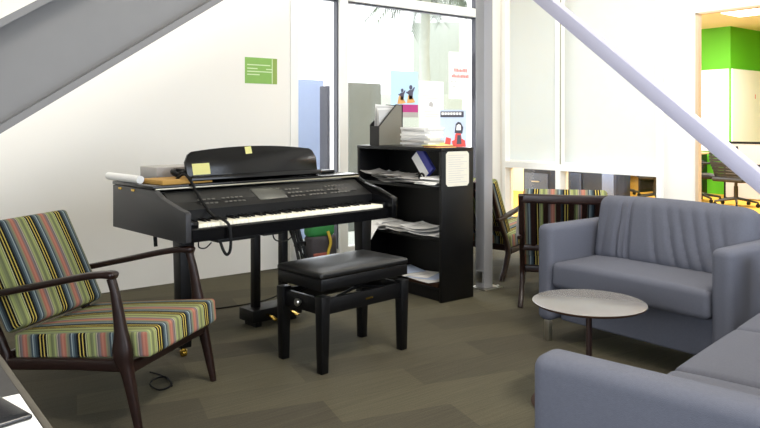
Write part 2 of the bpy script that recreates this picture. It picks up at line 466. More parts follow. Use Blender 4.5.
obj('gasket', b, 'darkgrey', g, smooth=False)

# far wall: white, with a blind-covered window and a doorway
WY0, WY1 = 3.40, 5.25
DY0, DY1, DH = 2.13, 3.10, 2.15
b = BM()
box(b, XF, XF + .08, WY1, YB + .12, -.1, 4.5)
box(b, XF, XF + .08, DY1, WY0, -.1, 4.5)
box(b, XF, XF + .08, WY0, WY1, 3.1, 4.5); box(b, XF, XF + .08, WY0, WY1, -.1, .12)
box(b, XF, XF + .08, DY0, DY1, DH, 4.5)
box(b, XF, XF + .08, -1.92, DY0, -.1, 4.5)
box(b, GX1, XF, YB, YB + .12, -.1, 4.5)
struct('wall_right', b, 'wall')
b = BM()
box(b, XF - .03, XF + .1, 4.485, 4.545, .12, 3.1)
box(b, XF - .03, XF + .1, WY1 - .04, WY1, .12, 3.1); box(b, XF - .03, XF + .1, WY0, WY0 + .05, .12, 3.1)
box(b, XF - .028, XF + .1, WY0 + .05, WY1 - .04, .755, .822); box(b, XF - .03, XF + .1, WY0, WY1, .12, .18)
g2 = struct('window_2', b, 'white')
b = BM(); box(b, XF - .033, XF - .029, 4.476, 4.488, .822, 3.1); obj('gasket', b, 'olive', g2, smooth=False)
b = BM(); box(b, XF + .05, XF + .06, WY0 + .05, WY1 - .04, .18, .755); obj('pane', b, 'glass', g2, smooth=False)
for (y0, y1, lab) in ((4.55, 5.20, 'narrow white roller blind left of the window mullion'), (3.455, 4.48, 'wide white roller blind right of the window mullion')):
    t = thing('roller_blind', lab, 'blind', (XF + .04, (y0 + y1) / 2, .825), 0, 'white roller blinds on the far window')
    hw = (y1 - y0) / 2
    b = BM(); box(b, -.003, .003, -hw, hw, .012, 2.18); obj('fabric', b, 'blind', t, smooth=False)
    b = BM(); box(b, -.011, .011, -hw, hw, -.008, .014, .003); obj('bottom_rail', b, 'white', t)
b = BM(); box(b, XF - .012, XF + .04, DY1 - .022, DY1 + .004, 0, DH); box(b, XF - .012, XF + .04, DY0 - .004, DY0 + .022, 0, DH)
box(b, XF - .012, XF + .04, DY0 - .004, DY1 + .004, DH - .012, DH + .004)
struct('trim_1', b, 'tan')

# next room beyond the far wall; its outer wall runs diagonally away from the corner
NX0, NX1 = XF + .08, 15.0
OH = 2.9
GY_ = 6.4
shell = [(XF, -2), (NX1, -2), (NX1, 14.28), (10.3, 9.74), (5.88, 5.36), (XF, 5.30)]
b = BM(); prism(b, shell, 'z', -.1, 0); struct('floor_office', b, 'yfloor')
b = BM(); prism(b, [(NX0, -2)] + shell[1:5] + [(NX0, 5.40)], 'z', OH, OH + .08); struct('ceiling_office', b, 'ceil')
b = BM(); box(b, NX1, NX1 + .1, -2, GY_, -.1, OH); struct('wall_office_far', b, 'green')
b = BM(); box(b, NX1, NX1 + .1, GY_, 14.3, -.1, OH); struct('wall_office_end', b, 'cream')
b = BM(); box(b, NX0, NX1, -2.1, -2, -.1, OH); struct('wall_office_side', b, 'cream')
b = BM(); prism(b, [(5.88, 5.36), (NX1, 14.28), (NX1 - .07, 14.35), (5.85, 5.43)], 'z', -.1, OH); struct('wall_office_outer', b, 'cream')
b = BM(); box(b, 10.0, 10.12, 8.18, 9.4, 0, OH); struct('wall_office_cream', b, 'cream')
GB, GC = 12.3, 5.97
b = BM(); box(b, GB, NX1, GC, 6.75, 0, OH); struct('wall_office_green', b, 'green')

# ------------------------------------------------------------------ stairs overhead (top left), column and brace
t = thing('staircase', 'grey steel staircase crossing overhead in the top left corner', 'staircase', (-1.39, 2.45, -.004))
k = .659; ca = math.atan(k); LX = 5.0
def stringer(y, s):
    bm = BM(); hv = .345; lip = .026
    def strip(y0, y1, o0, o1):
        prism(bm, [(0.0, max(0., o0)), (0.0 + .0, o1), (LX, o1 + k * LX), (LX, o0 + k * LX)], 'y', y0, y1)
    strip(y, y + .012 * s, .0, hv)
    strip(y - .06 * s, y, .0, lip); strip(y - .06 * s, y, hv - lip, hv)
    return bm
obj('stringer', stringer(0, 1), 'steel', t, smooth=False)
obj('stringer', stringer(1.05, -1), 'steel', t, smooth=False)
b = BM()
for i in range(17):
    x = .28 + .28 * i; box(b, x - .02, x + .28, .014, 1.034, x * k + .20, x * k + .235)
for i in range(17):
    x = .28 + .28 * i; o_ = BM(); box(o_, x - .02, x + .28, .014, 1.034, x * k + .20, x * k + .235, .004); obj('tread', o_, 'darkgrey', t)
b.free()

t = thing('column', 'slim square grey steel column standing beside the black bookcase', 'column', (3.89, 3.72, 0), R(0))
b = BM(); box(b, -.045, .045, -.045, .045, .008, 4.5, .004); obj('shaft', b, 'post', t)
b = BM(); box(b, -.075, .11, -.085, .075, 0, .008, .001)
for x, y in ((.085, -.06), (.085, .05)): lathe(b, [(.012, .008), (.012, .018), (.006, .022)], 10, cx=x, cy=y)
obj('base_plate', b, 'chrome', t)
b = BM(); box(b, -.052, -.045, -.03, .03, .05, .13, .002); obj('bracket', b, 'chrome', t)

# diagonal brace: square tube rising from the floor behind the loveseat to the column line
BX = 4.08; p0 = Vector((BX, .72, 0)); p1 = Vector((BX, 4.56, 3.1))
b = BM(); L_ = (p1 - p0).length
a = math.atan2(p1.z - p0.z, p1.y - p0.y)
box(b, -.042, .042, .06, L_, -.046, .046, .006)
br = obj('steel_brace', b, 'brace', None, p0 + Vector((0, 0, .02)), (a, 0, 0))
tag(br, 'pale grey square steel brace running diagonally across the blinds and doorway', 'brace')

# ------------------------------------------------------------------ digital grand piano
PX = (2.051, 3.33, 0); PR = R(5.6)
piano = thing('digital_piano', 'black digital grand piano with open keyboard by the white wall', 'piano', PX, PR)
plan = [(-.70, .29), (.672, .29), (.672, .42), (.64, .55), (.52, .68), (.30, .75), (.0, .775), (-.70, .755)]
b = BM(); prism(b, plan, 'z', .655, .872, .004); box(b, -.68, .655, -.03, .3, .655, .712)
prism(b, [(.12, .715), (.30, .715), (.30, .868), (.285, .868), (.12, .79)], 'x', -.665, .645)
obj('case', b, 'satin', piano)
cheek = [(-.06, .66), (-.06, .795), (-.045, .805), (.02, .815), (.10, .832), (.20, .855), (.27, .884), (.755, .886), (.755, .655), (-.04, .655)]
b = BM(); prism(b, cheek, 'x', -.715, -.685, .003); lc = obj('case_side', b, 'case', piano); lc['label'] = 'black left side panel with its lit grey painted in'  # lighter than the right side: light on this face is put into its colour
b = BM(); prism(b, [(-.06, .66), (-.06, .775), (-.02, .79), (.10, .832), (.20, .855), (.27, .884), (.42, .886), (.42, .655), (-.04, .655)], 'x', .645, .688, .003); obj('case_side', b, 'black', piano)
b = BM(); prism(b, [(-.71, .285), (.692, .285), (.692, .42), (.655, .565), (.52, .70), (.30, .77), (.0, .795), (-.71, .775)], 'z', .887, .905, .004)
lid = obj('lid', b, 'black', piano)
b = BM(); box(b, -.70, .675, .272, .286, .884, .892, .002); obj('trim_strip', b, 'silver', piano)
b = BM(); prism(b, [(-.038, .655), (-.038, .712), (-.03, .718), (-.012, .718), (-.012, .655)], 'x', -.67, .645); obj('key_slip', b, 'black', piano)
# control panel, tilted
b = BM(); prism(b, [(.125, .788), (.135, .782), (.29, .862), (.28, .872)], 'x', -.66, .64, .002)
cp = obj('control_panel', b, 'panel', piano)
pd = Vector((0, .155, .084)).normalized(); pn = Vector((0, -.084, .155)).normalized()
def on_panel(x, s): return Vector((x, .125, .788)) + pd * s + pn * .0008
def panel_box(bm, x0, x1, s0, s1, hgt):
    t_ = Matrix(((1, 0, 0), (0, pd.y, pn.y), (0, pd.z, pn.z))).to_4x4(); o = on_panel(0, 0); t_.translation = o
    box(bm, x0, x1, s0, s1, 0, hgt, .0008, t_)
b = BM(); panel_box(b, -.155, .035, .035, .145, .003); sc = obj('screen', b, 'screen', cp)
bb = None
for cx0, n, rows in ((-.50, 4, 2), (-.36, 5, 2), (.07, 4, 3), (.20, 5, 2), (.36, 6, 3)):
    for i in range(n):
        for j in range(rows):
            if bb is None:
                bb = BM(); panel_box(bb, -.009, .009, -.005, .005, .004); but = obj('button', bb, 'greytext2', cp); src = but
            else:
                but = src.copy(); COL.objects.link(but)
            but.location = Vector((cx0 + i * .027, 0, 0)) + pd * (.045 + j * .035)
b = BM(); panel_box(b, .42, .56, .05, .13, .004); obj('speaker_grille', b, 'meshm', cp)
# keyboard: 52 white keys, 36 black keys
kb = BM(); box(kb, -.665, .644, -.01, .13, .708, .714); kbed = obj('keyboard', kb, 'satin', piano)
W = 1.235 / 52
wk = BM(); box(wk, -W / 2 + .0006, W / 2 - .0006, 0, .135, .715, .735, .0015); wk = obj('white_key', wk, 'ivory', kbed)
bk = BM(); prism(bk, [(.055, .733), (.058, .744), (.13, .747), (.13, .733)], 'x', -.005, .005, .001); bk = obj('black_key', bk, 'satin', kbed)
fw = fb = True
for i in range(52):
    x = -.6175 + W * (i + .5)
    o = wk if fw else wk.copy()
    if not fw: COL.objects.link(o)
    fw = False; o.location = (x, -.006, 0)
    if i < 51 and (i % 7) in (0, 2, 3, 5, 6):
        o = bk if fb else bk.copy()
        if not fb: COL.objects.link(o)
        fb = False; o.location = (x + W / 2, -.006, 0)
for w_, x in ((.033, -.6515), (.0125, .6315)):
    b = BM(); box(b, x - w_, x + w_, -.012, .13, .712, .748, .004); obj('key_block', b, 'black', piano)
# legs with casters
for x in (-.525, .745):
    t = BM(); taper(t, (x, .315, .655), (x, .315, .05), (.085, .085), (.062, .062), .005); lg = obj('leg', t, 'satin', piano)
    t = BM(); lathe(t, [(.012, .05), (.014, .035), (.02, .033), (.02, .028)], 12, cx=x, cy=.315)
    tm = Matrix.Translation((x, .315, .02)) @ Matrix.Rotation(R(90), 4, 'Y'); q = BM(); lathe(q, [(.006, -.014), (.02, -.011), (.02, .011), (.006, .014)], 16)
    bmesh.ops.transform(q, matrix=tm, verts=q.verts); merge(t, q); obj('caster', t, 'brass', lg)
# pedal lyre
b = BM(); box(b, .02, .385, .485, .64, .03, .105, .006); box(b, .05, .09, .5, .62, 0, .03); box(b, .31, .35, .5, .62, 0, .03); ly = obj('pedal_box', b, 'satin', piano)
for x in (.095, .30):
    b = BM(); box(b, x - .023, x + .023, .55, .595, .1, .665, .004); obj('lyre_post', b, 'satin', ly)
for x in (.12, .20, .28):
    b = BM(); bar(b, spline([(x, .49, .07), (x, .44, .066), (x, .39, .055)], 4), [.018] * 4 + [.024] * 3 + [.03, .028], .009, (1, 0, 0)); obj('pedal', b, 'brass', ly)
# music stand (curved top)
b = BM(); n = 40; top = []
for i in range(n + 1):
    u = -1 + 2 * i / n; x = -.06 + .445 * u
    z = .165 - .03 * u * u - .05 * max(0, (abs(u) - .9) / .1) ** 2.2
    top.append((x, z))
poly = [(-.06 - .44, 0)] + top + [(-.06 + .44, 0)]
prism(b, poly, 'y', -.009, .009, .002)
ms = obj('music_stand', b, 'black', piano, (.02, .36, .932), (R(-14), 0, 0))
b = BM(); box(b, -.5, .38, -.05, .01, -.026, .0, .003); obj('stand_ledge', b, 'black', ms)
for x in (-.35, .22):
    b = BM(); tube(b, [(x, .02, .11), (x, .10, .02)], .006); obj('stand_strut', b, 'satin', ms)
b = BM()
for (x, z0) in ((-.655, .862), (-.59, .862)): pass
for y in (.66, .50): box(b, -.7185, -.7145, y - .02, y + .02, .866, .878, .001)
obj('lid_hinge', b, 'brass', piano)
# underside: jack boxes and hooks
b = BM(); box(b, -.52, -.30, -.02, .06, .635, .656, .004); box(b, -.25, -.12, -.02, .05, .64, .656, .003); obj('jack_box', b, 'satin', piano)

PM_ = Matrix.Translation(PX) @ Matrix.Rotation(PR, 4, 'Z')
def pw(x, y, z): return PM_ @ Vector((x, y, z))
def put(o, x, y, z, rz=0., rx=0.): o.location = pw(x, y, z); o.rotation_euler = (rx, 0, PR + rz); return o

# things lying on the piano
LIDZ = .905
b = BM(); q = BM(); lathe(q, [(.004, -.2), (.021, -.2), (.021, .2), (.004, .2)], 20)
bmesh.ops.transform(q, matrix=Matrix.Rotation(R(90), 4, 'X'), verts=q.verts); merge(b, q)
tag(put(obj('paper_roll', b, 'paper'), -.685, .68, LIDZ + .0215), 'rolled white paper on the left edge of the piano lid', 'paper roll')
b = BM(); box(b, -.15, .15, -.11, .11, 0, .024, .004); tag(put(obj('document_folder', b, 'manila'), -.50, .43, LIDZ, R(3)), 'ochre folder of papers on the left of the piano lid', 'folder')
b = BM(); box(b, -.15, .15, -.11, .11, 0, .075, .003); tag(put(obj('box_file', b, 'greypaper'), -.40, .665, LIDZ, R(-2)), 'flat grey box behind the ochre folder on the piano lid', 'box')
b = BM(); sheet(b, .21, .297, lambda x, y: .004 + .02 * max(0, (x + .02)) * 3 * abs(x)); tag(put(obj('paper_sheet', b, 'paper'), (.47), .585, LIDZ, R(35)), 'white paper sheet on the right end of the piano lid', 'paper')
b = BM(); rbox(b, .15, .07, .022, .01, (0, 0, .011), .02); tag(put(obj('glasses_case', b, 'satin'), .52, .44, LIDZ, R(8)), 'small black case on the piano lid right of the music stand', 'case')
# sticky notes on the music stand
MSM = PM_ @ Matrix.Translation((.02, .36, .932)) @ Matrix.Rotation(R(-14), 4, 'X')
for nm, x, z, w_, h_, rz, lab in (('sticky_note', -.415, .043, .105, .062, R(-1), 'large pale yellow sticky note low on the left of the music stand'),
                                   ('sticky_note', -.10, .140, .043, .042, R(-4), 'small yellow sticky note at the top middle of the music stand')):
    b = BM(); box(b, -w_ / 2, w_ / 2, -.0012, 0, -h_ / 2, h_ / 2)
    o = obj(nm, b, 'ypaper', smooth=False); o.matrix_world = MSM @ Matrix.Translation((x, -.0096, z)) @ Matrix.Rotation(rz, 4, 'Y')
    tag(o, lab, 'sticky note')
# black cord draped from the lid over the keys
b = BM()
pts = [(-.53, .40, LIDZ + .012), (-.515, .33, LIDZ + .05), (-.50, .28, .918), (-.497, .22, .858), (-.499, .12, .79), (-.505, .04, .758), (-.497, -.02, .752), (-.478, -.055, .722),
       (-.473, -.062, .66), (-.474, -.058, .60), (-.486, -.05, .578), (-.503, -.045, .598), (-.512, -.03, .64)]
tube(b, [pw(*p) for p in spline(pts, 6)], .0075, 8)
tag(obj('cord', b, 'cable'), 'thick black cord draped over the left end of the keyboard', 'cord')
b = BM(); pts = [(-.51, .40, LIDZ + .04), (-.525, .43, LIDZ + .055), (-.49, .48, LIDZ + .06), (-.445, .455, LIDZ + .055), (-.46, .42, LIDZ + .05), (-.50, .43, LIDZ + .042)]
tube(b, [pw(*p) for p in spline(pts, 5)], .014, 8); 
tag(obj('cable_bundle', b, 'cable'), 'coiled black cable bundle on top of the ochre folder', 'cable')
b = BM(); tube(b, [pw(*p) for p in spline([(-.18, .0, .64), (-.17, -.01, .61), (-.11, -.01, .595), (-.05, .0, .62), (-.03, .02, .655)], 5)], .0035, 6)
tag(obj('thin_cable', b, 'cable'), 'thin black cable loop hanging beneath the middle of the keyboard', 'cable')
b = BM(); tube(b, [pw(*p) for p in spline([(-.62, -.01, .655), (-.62, -.015, .625), (-.585, -.015, .618), (-.55, -.01, .64)], 5)], .0035, 6)
tag(obj('cable_hook', b, 'cable'), 'small black wire hook under the left end of the keyboard', 'hook')
b = BM(); tube(b, [pw(-.69, .30, .655), pw(-.69, .30, .64), pw(-.692, .29, .60)], .01, 8)
tag(obj('cable_plug', b, 'cable'), 'small black plug hanging under the left corner of the piano', 'plug')

# ------------------------------------------------------------------ piano bench
t = thing('piano_bench', 'black adjustable piano bench with vinyl seat before the keyboard', 'bench', (2.19, 3.115, 0), PR)
hx, hy = .275, .16
for sx in (-1, 1):
    for sy in (-1, 1):
        b = BM(); taper(b, (sx * hx, sy * hy, .378), (sx * hx, sy * hy, 0), (.055, .055), (.042, .042), .003); obj('leg', b, 'satin', t)
b = BM()
for sy in (-1, 1): box(b, -hx, hx, sy * hy - .012, sy * hy + .012, .285, .362, .002)
for sx in (-1, 1): box(b, sx * hx - .012, sx * hx + .012, -hy, hy, .285, .362, .002)
ap = obj('apron', b, 'satin', t)
b = BM(); box(b, .0, .05, -hy - .0135, -hy - .0115, .318, .326); lo = obj('nameplate', b, 'brass', ap)
b = BM()
for y in (-.12, .12):
    for s in (-1, 1):
        tube(b, [(-.24 * s, y, .33), (.24 * s, y, .43)], .008, 6)
obj('scissor_lift', b, 'satin', t)
b = BM(); box(b, -.30, .30, -.18, .18, .405, .462, .004); obj('seat_frame', b, 'satin', t)
def puff(p):
    u, v = p.x / .30, p.y / .18
    if p.z > 0: p.z += .016 * max(0, 1 - u ** 4) * max(0, 1 - v ** 4)
    return p
b = BM(); rbox(b, .61, .37, .034, .014, (0, 0, .478), .03, puff); obj('cushion', b, 'leather', t)
for s in (-1, 1):
    b = BM(); q = BM(); lathe(q, [(.008, 0), (.008, .012), (.018, .014), (.02, .026), (.014, .032)], 16)
    bmesh.ops.transform(q, matrix=Matrix.Translation((s * (hx + .012), 0, .325)) @ Matrix.Rotation(R(90) * s, 4, 'Y'), verts=q.verts); merge(b, q)
    obj('knob', b, 'chrome', t)

# ------------------------------------------------------------------ bookcase (open side towards the piano)
BX0, BX1, BY0, BY1, BH = 3.325, 3.63, 3.575, 4.545, 1.055
t = thing('bookcase', 'black open bookcase beside the grey column, papers on its shelves', 'bookcase', ((BX0 + BX1) / 2, (BY0 + BY1) / 2, 0))
dx, dy = (BX1 - BX0) / 2, (BY1 - BY0) / 2
for s in (-1, 1):
    b = BM(); y = s * (dy - .012); box(b, -dx, dx, y - .012, y + .012, 0, BH - .025, .001); obj('side_panel', b, 'bookblack', t)
b = BM(); box(b, -dx - .003, dx, -dy, dy, BH - .025, BH, .002); obj('top_panel', b, 'bookblack', t)
b = BM(); box(b, dx - .008, dx, -dy + .024, dy - .024, .0, BH - .025); obj('back_panel', b, 'bookblack', t)
SH = (.09, .43, .785)
for z in SH:
    b = BM(); box(b, -dx + .006, dx - .008, -dy + .024, dy - .024, z - .022, z, .001); obj('shelf', b, 'bookblack', t)
b = BM(); box(b, -dx + .02, -dx + .035, -dy + .024, dy - .024, 0, .078); obj('kick_plate', b, 'bookblack', t)
b = BM(); nt = .018
x0, x1, z0, z1 = 3.365, 3.585, .79, 1.03
prism(b, [(x0 + nt, z0), (x1 - nt, z0), (x1, z0 + nt), (x1, z1 - nt), (x1 - nt, z1), (x0 + nt, z1), (x0, z1 - nt), (x0, z0 + nt)], 'y', BY0 - .0015, BY0 - .0002)
ob = obj('paper_notice', b, 'notice', smooth=False); tag(ob, 'cream printed notice with cut corners on the bookcase side', 'notice')
b = BM()
for i in range(13):
    z = z1 - .028 - i * .0155; box(b, x0 + .022, x1 - .022 - .03 * ((i * 7) % 3), BY0 - .0022, BY0 - .0014, z, z + .0035)
obj('print', b, 'greytext', ob, smooth=False)

def curl(a, bb, c): return lambda x, y: a * x * x + bb * y * y + c * math.sin(9 * x + 5 * y) + abs(c)
def loose(nm, mat, x, y, z, rz, w_, d_, lab, grp=None, fn=None, th=.0012, cat='paper'):
    b = BM(); sheet(b, w_, d_, fn, th); o = obj(nm, b, mat, None, (x, y, z), (0, 0, rz)); return tag(o, lab, cat, grp)
XC = (BX0 + BX1) / 2
# top shelf clutter: many sheets fanned along the shelf
zt = SH[2] + .0005
for i in range(12):
    y = 3.74 + .055 * i; m_ = ('paper3', 'paper2', 'paper3', 'greypaper')[i % 4]
    loose('paper_sheet', m_, XC - .065 + random.uniform(-.03, .015), y, zt + .012 * (i % 4) + .0005 * i, R(random.uniform(-25, 25)), .20, .24,
          'loose grey printed sheet in the clutter on the top shelf', 'loose sheets on the top shelf', curl(random.uniform(0, 2.2), random.uniform(0, 1.6), .006))
def drape(x, y):
    e = max(0, -x - .07); return .01 - 2.2 * e ** 1.6
loose('paper_sheet', 'paper', XC - .075, 3.72, zt + .022, R(4), .23, .20, 'white sheet bending over the right end of the top shelf edge', None, drape)
b = BM(); rbox(b, .03, .13, .21, .004, (0, 0, 0), .05)
o = obj('blue_book', b, 'blue', None, (XC - .03, 3.90, zt + .150), (R(-42), 0, 0))
tag(o, 'blue and white book leaning at an angle on the top shelf', 'book')
b = BM(); box(b, -.0165, -.0148, -.01, .062, -.1, .1); obj('cover_panel', b, 'paper', o, smooth=False)
loose('magazine', 'paper', XC - .06, 3.70, zt + .046, R(6), .17, .21, 'white magazine lying at the right end of the top shelf', None, curl(.1, .0, .002), .012, 'magazine')
b = BM(); tube(b, [Vector((XC - .10, 3.84, zt + .055)) + Vector((0, .026 * math.cos(a * math.pi / 8), .026 * math.sin(a * math.pi / 8))) for a in range(17)], .008, 8)
tag(obj('tape_ring', b, 'satin'), 'black ring of tape standing before the blue book', 'tape')
# middle shelf
zm = SH[1] + .0005
for i in range(10):
    y = 3.73 + .063 * i
    loose('paper_sheet', ('paper', 'paper3', 'paper3')[i % 3], XC - .055 + random.uniform(-.02, .015), y, zm + .003 + .010 * (i % 4), R(random.uniform(-20, 20)), .21, .25,
          'loose white sheet in the spread pile on the middle shelf', 'loose sheets on the middle shelf', curl(random.uniform(-.6, 1.2), random.uniform(0, 1.2), .006))
def drape2(x, y):
    e = max(0, -x - .035); return .028 - 3.2 * e ** 1.45
loose('paper_sheet', 'paper', XC - .10, 4.33, zm + .022, R(-6), .30, .21, 'white sheet curling down over the left end of the middle shelf', None, drape2)
# bottom shelf
zb = SH[0] + .0005
for i in range(5):
    loose('paper_sheet', ('paper3', 'paleblue', 'paper')[i % 3], XC - .07 + random.uniform(-.02, .02), 3.78 + .07 * i, zb + .034 + .004 * i, R(random.uniform(-30, 30)), .21, .26,
          'loose pale sheet on the bottom shelf of the bookcase', 'loose sheets on the bottom shelf', curl(random.uniform(0, .25), random.uniform(0, .2), .003))
b = BM(); rbox(b, .22, .29, .03, .006, (0, 0, .015), .05); o = obj('book', b, 'tabledge', None, (XC - .035, 3.78, zb), (0, 0, R(4)))
tag(o, 'brown covered book lying flat on the bottom shelf', 'book')

# on top of the bookcase
zt = BH
t = thing('magazine_file', 'black wire mesh magazine file on the bookcase top holding papers', 'file holder', (XC - .01, 4.36, zt), R(-84))
# open slanted side towards the viewer; local x along depth of file, y width
wf, df, hf = .105, .25, .315
b = BM()
side = [(-df / 2, 0), (df / 2, 0), (df / 2, hf), (df / 2 - .07, hf), (-df / 2, .15)]
prism(b, side, 'x', -wf / 2, -wf / 2 + .003); s1 = obj('side_panel', b, 'meshm', t, smooth=False)
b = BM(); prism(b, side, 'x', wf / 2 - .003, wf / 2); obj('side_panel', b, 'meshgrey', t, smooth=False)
b = BM(); box(b, -wf / 2, wf / 2, df / 2 - .003, df / 2, 0, hf); obj('back_panel', b, 'meshm', t, smooth=False)
b = BM(); box(b, -wf / 2, wf / 2, -df / 2, -df / 2 + .003, 0, .15); obj('front_panel', b, 'meshm', t, smooth=False)
b = BM(); box(b, -wf / 2, wf / 2, -df / 2, df / 2, 0, .003); obj('bottom_panel', b, 'meshm', t, smooth=False)
b = BM()
for q, x in ((0, -wf / 2), (1, wf / 2)):
    P = [(x, c[0], c[1]) for c in side]; tube(b, [P[4], P[3], P[2], P[1]], .005, 6)
obj('rim', b, 'satin', t)
FM = Matrix.Translation((XC - .01, 4.36, zt)) @ Matrix.Rotation(R(-84), 4, 'Z')
for i in range(4):
    b = BM(); hh = .31 - .012 * i; box(b, -.001, .001, -.112, .105, .0, hh)
    o = obj('paper_sheet', b, ['paper', 'paper3'][i % 2], smooth=False)
    o.matrix_world = FM @ Matrix.Translation((-.036 + .022 * i, .012, .004)) @ Matrix.Rotation(R(-3 + 2 * i), 4, 'X')
    tag(o, 'white sheet standing in the mesh magazine file', 'paper', 'sheets in the magazine file')
for i in range(9):
    b = BM(); box(b, -.105, .105, -.148, .148, 0, .0155, .001)
    o = obj('booklet', b, ['greypaper', 'paper3', 'greypaper', 'paper3', 'paper', 'paper', 'paper', 'paper3', 'paper'][i], None, (XC + .01 - .006 * (i % 3), 3.92 + .01 * (i % 2), zt + .0157 * i), (0, 0, R((-4, 3, -8, 5, 0, -3, 4, -6, 2)[i])))
    tag(o, 'pale booklet in the flat stack on the bookcase top', 'booklet', 'stacked booklets on the bookcase top')
for i, m_ in enumerate(('orange', 'bagred', 'ypaper')):
    b = BM(); box(b, -.09, .09, -.07, .07, 0, .006, .001); o = obj('leaflet_pile', b, m_, None, (XC - .05, 3.70 + .015 * i, zt + .0062 * i), (0, 0, R(6 * i - 5)))
    tag(o, ('orange', 'brown', 'yellow')[i] + ' leaflet lying flat before the red and blue brochure', 'leaflet', 'flat leaflets by the brochure')
t = thing('brochure', 'pale blue brochure with red picture propped up on the bookcase top', 'brochure', (XC + .09, 3.715, zt + .0015), R(-45))
b = BM(); box(b, -.095, .095, -.002, 0, 0, .27); pg = obj('cover', b, 'paleblue', t, None, (R(-10), 0, 0), smooth=False)
b = BM(); box(b, -.092, .075, -.0035, -.0015, .215, .258); obj('title_band', b, 'navy', pg, smooth=False)
b = BM()
for i in range(7): box(b, -.084 + i * .021, -.068 + i * .021, -.0045, -.003, .232, .25)
obj('title_print', b, 'paper', pg, smooth=False)
b = BM(); prism(b, [(.0, .0), (.09, .0), (.085, .045), (.06, .06), (.055, .10), (.03, .11), (.015, .09), (.01, .05), (-.01, .04)], 'y', -.0032, -.0015); obj('picture', b, 'red', pg, smooth=False)
b = BM(); prism(b, [(.01, .10), (.065, .095), (.072, .14), (.055, .175), (.035, .182), (.018, .165)], 'y', -.0036, -.0015); obj('picture', b, 'navy', pg, smooth=False)
b = BM(); prism(b, [(.022, .12), (.055, .12), (.055, .155), (.04, .165), (.025, .155)], 'y', -.0046, -.003); obj('picture', b, 'paper', pg, smooth=False)
b = BM(); prism(b, [(.025, .02), (.06, .02), (.055, .085), (.03, .085)], 'y', -.0042, -.003); obj('picture', b, 'navy', pg, smooth=False)
b = BM(); prism(b, [(-.06, .02), (-.02, .015), (-.015, .06), (-.05, .07)], 'y', -.0032, -.0015); obj('picture', b, 'red', pg, smooth=False)
b = BM(); prism(b, [(-.095, .0), (-.03, 0), (-.03, .03), (-.095, .03)], 'y', -.003, -.0015); obj('picture', b, 'ypaper', pg, smooth=False)
b = BM(); box(b, -.03, .03, .0, .003, 0, .2, 0, Matrix.Translation((0, .12, .0)) @ Matrix.Rotation(R(22), 4, 'X')); obj('easel', b, 'greypaper', t, smooth=False)

# ------------------------------------------------------------------ posters and sign
def poster(nm, x0, x1, z0, z1, y, mat, lab, cat='poster'):
    b = BM(); box(b, x0, x1, y - .0015, y, z0, z1); return tag(obj(nm, b, mat, smooth=False), lab, cat)
GY = YB + .0495
p_ = poster('poster', 4.31, 4.655, 1.285, 1.735, GY, 'thinsky', 'pale blue poster of two jumping figures with a magenta band, on the glass')
b = BM(); box(b, 4.43, 4.655, GY - .003, GY - .0015, 1.335, 1.41); obj('band', b, 'magenta', p_, smooth=False)
b = BM(); box(b, 4.43, 4.655, GY - .003, GY - .0015, 1.285, 1.335); obj('band', b, 'greytext', p_, smooth=False)
for cx0, cz, q in ((4.45, 1.49, .8), (4.56, 1.51, 1.)):
    b = BM(); yy = (GY - .003, GY - .0015)
    prism(b, [(cx0 - .022 * q, cz - .05 * q), (cx0 + .024 * q, cz - .045 * q), (cx0 + .03 * q, cz + .02 * q), (cx0 + .055 * q, cz + .07 * q), (cx0 + .042 * q, cz + .075 * q), (cx0 + .016 * q, cz + .045 * q),
              (cx0 - .014 * q, cz + .045 * q), (cx0 - .05 * q, cz + .02 * q), (cx0 - .055 * q, cz + .03 * q), (cx0 - .06 * q, cz + .015 * q), (cx0 - .025 * q, cz + .0 * q)], 'y', *yy)
    prism(b, [(cx0 + .002 + .021 * q * math.cos(k_ * math.pi / 5), cz + .07 * q + .024 * q * math.sin(k_ * math.pi / 5)) for k_ in range(10)], 'y', *yy)
    obj('picture', b, 'figure', p_, smooth=False)
b = BM()
for cx0, cz in ((4.44, 1.435), (4.56, 1.445)):
    prism(b, [(cx0 - .05, cz - .02), (cx0, cz - .02), (cx0 + .06, cz - .01), (cx0 + .03, cz + .03), (cx0 + .02, cz + .05), (cx0 - .03, cz + .06)], 'y', GY - .003, GY - .0014)
obj('picture', b, 'orange', p_, smooth=False)
p_ = poster('poster', 4.67, 5.00, 1.175, 1.65, GY, 'thin', 'plain white notice with faint centred text, middle of the glass', 'notice')
b = BM(); prism(b, [(4.83 - .03, 1.40), (4.83 + .02, 1.39), (4.83 + .03, 1.42), (4.83, 1.45), (4.83 - .025, 1.43)], 'y', GY - .003, GY - .0014)
for z, w_ in ((1.50, .12), (1.475, .10), (1.34, .1), (1.315, .12), (1.29, .09), (1.53, .03)): box(b, 4.835 - w_, 4.835 + w_, GY - .003, GY - .0014, z, z + .006)
obj('print', b, 'greytext', p_, smooth=False)
p_ = poster('poster', 5.075, 5.395, 1.48, 1.965, GY, 'thin', 'white notice with two lines of red text, highest on the glass', 'notice')
random.seed(3)
for z, x0, x1 in ((1.76, 5.15, 5.32), (1.70, 5.115, 5.35)):
    b = BM(); x = x0
    while x < x1:
        w_ = random.uniform(.012, .02); box(b, x, x + w_, GY - .003, GY - .0014, z, z + random.choice((.025, .03, .036))); x += w_ + .006
    obj('text_line', b, 'pinktext', p_, smooth=False)
b = BM()
for x, z in ((5.105, 1.65), (5.16, 1.65), (5.135, 1.60)): box(b, x, x + .025, GY - .003, GY - .0014, z, z + .012)
obj('print', b, 'greytext', p_, smooth=False)
sg = poster('wall_sign', 2.735, 3.035, 1.555, 1.77, YB - .0001, 'signgreen', 'small green printed sign on the white wall above the piano', 'sign')
b = BM(); yy = YB - .0025
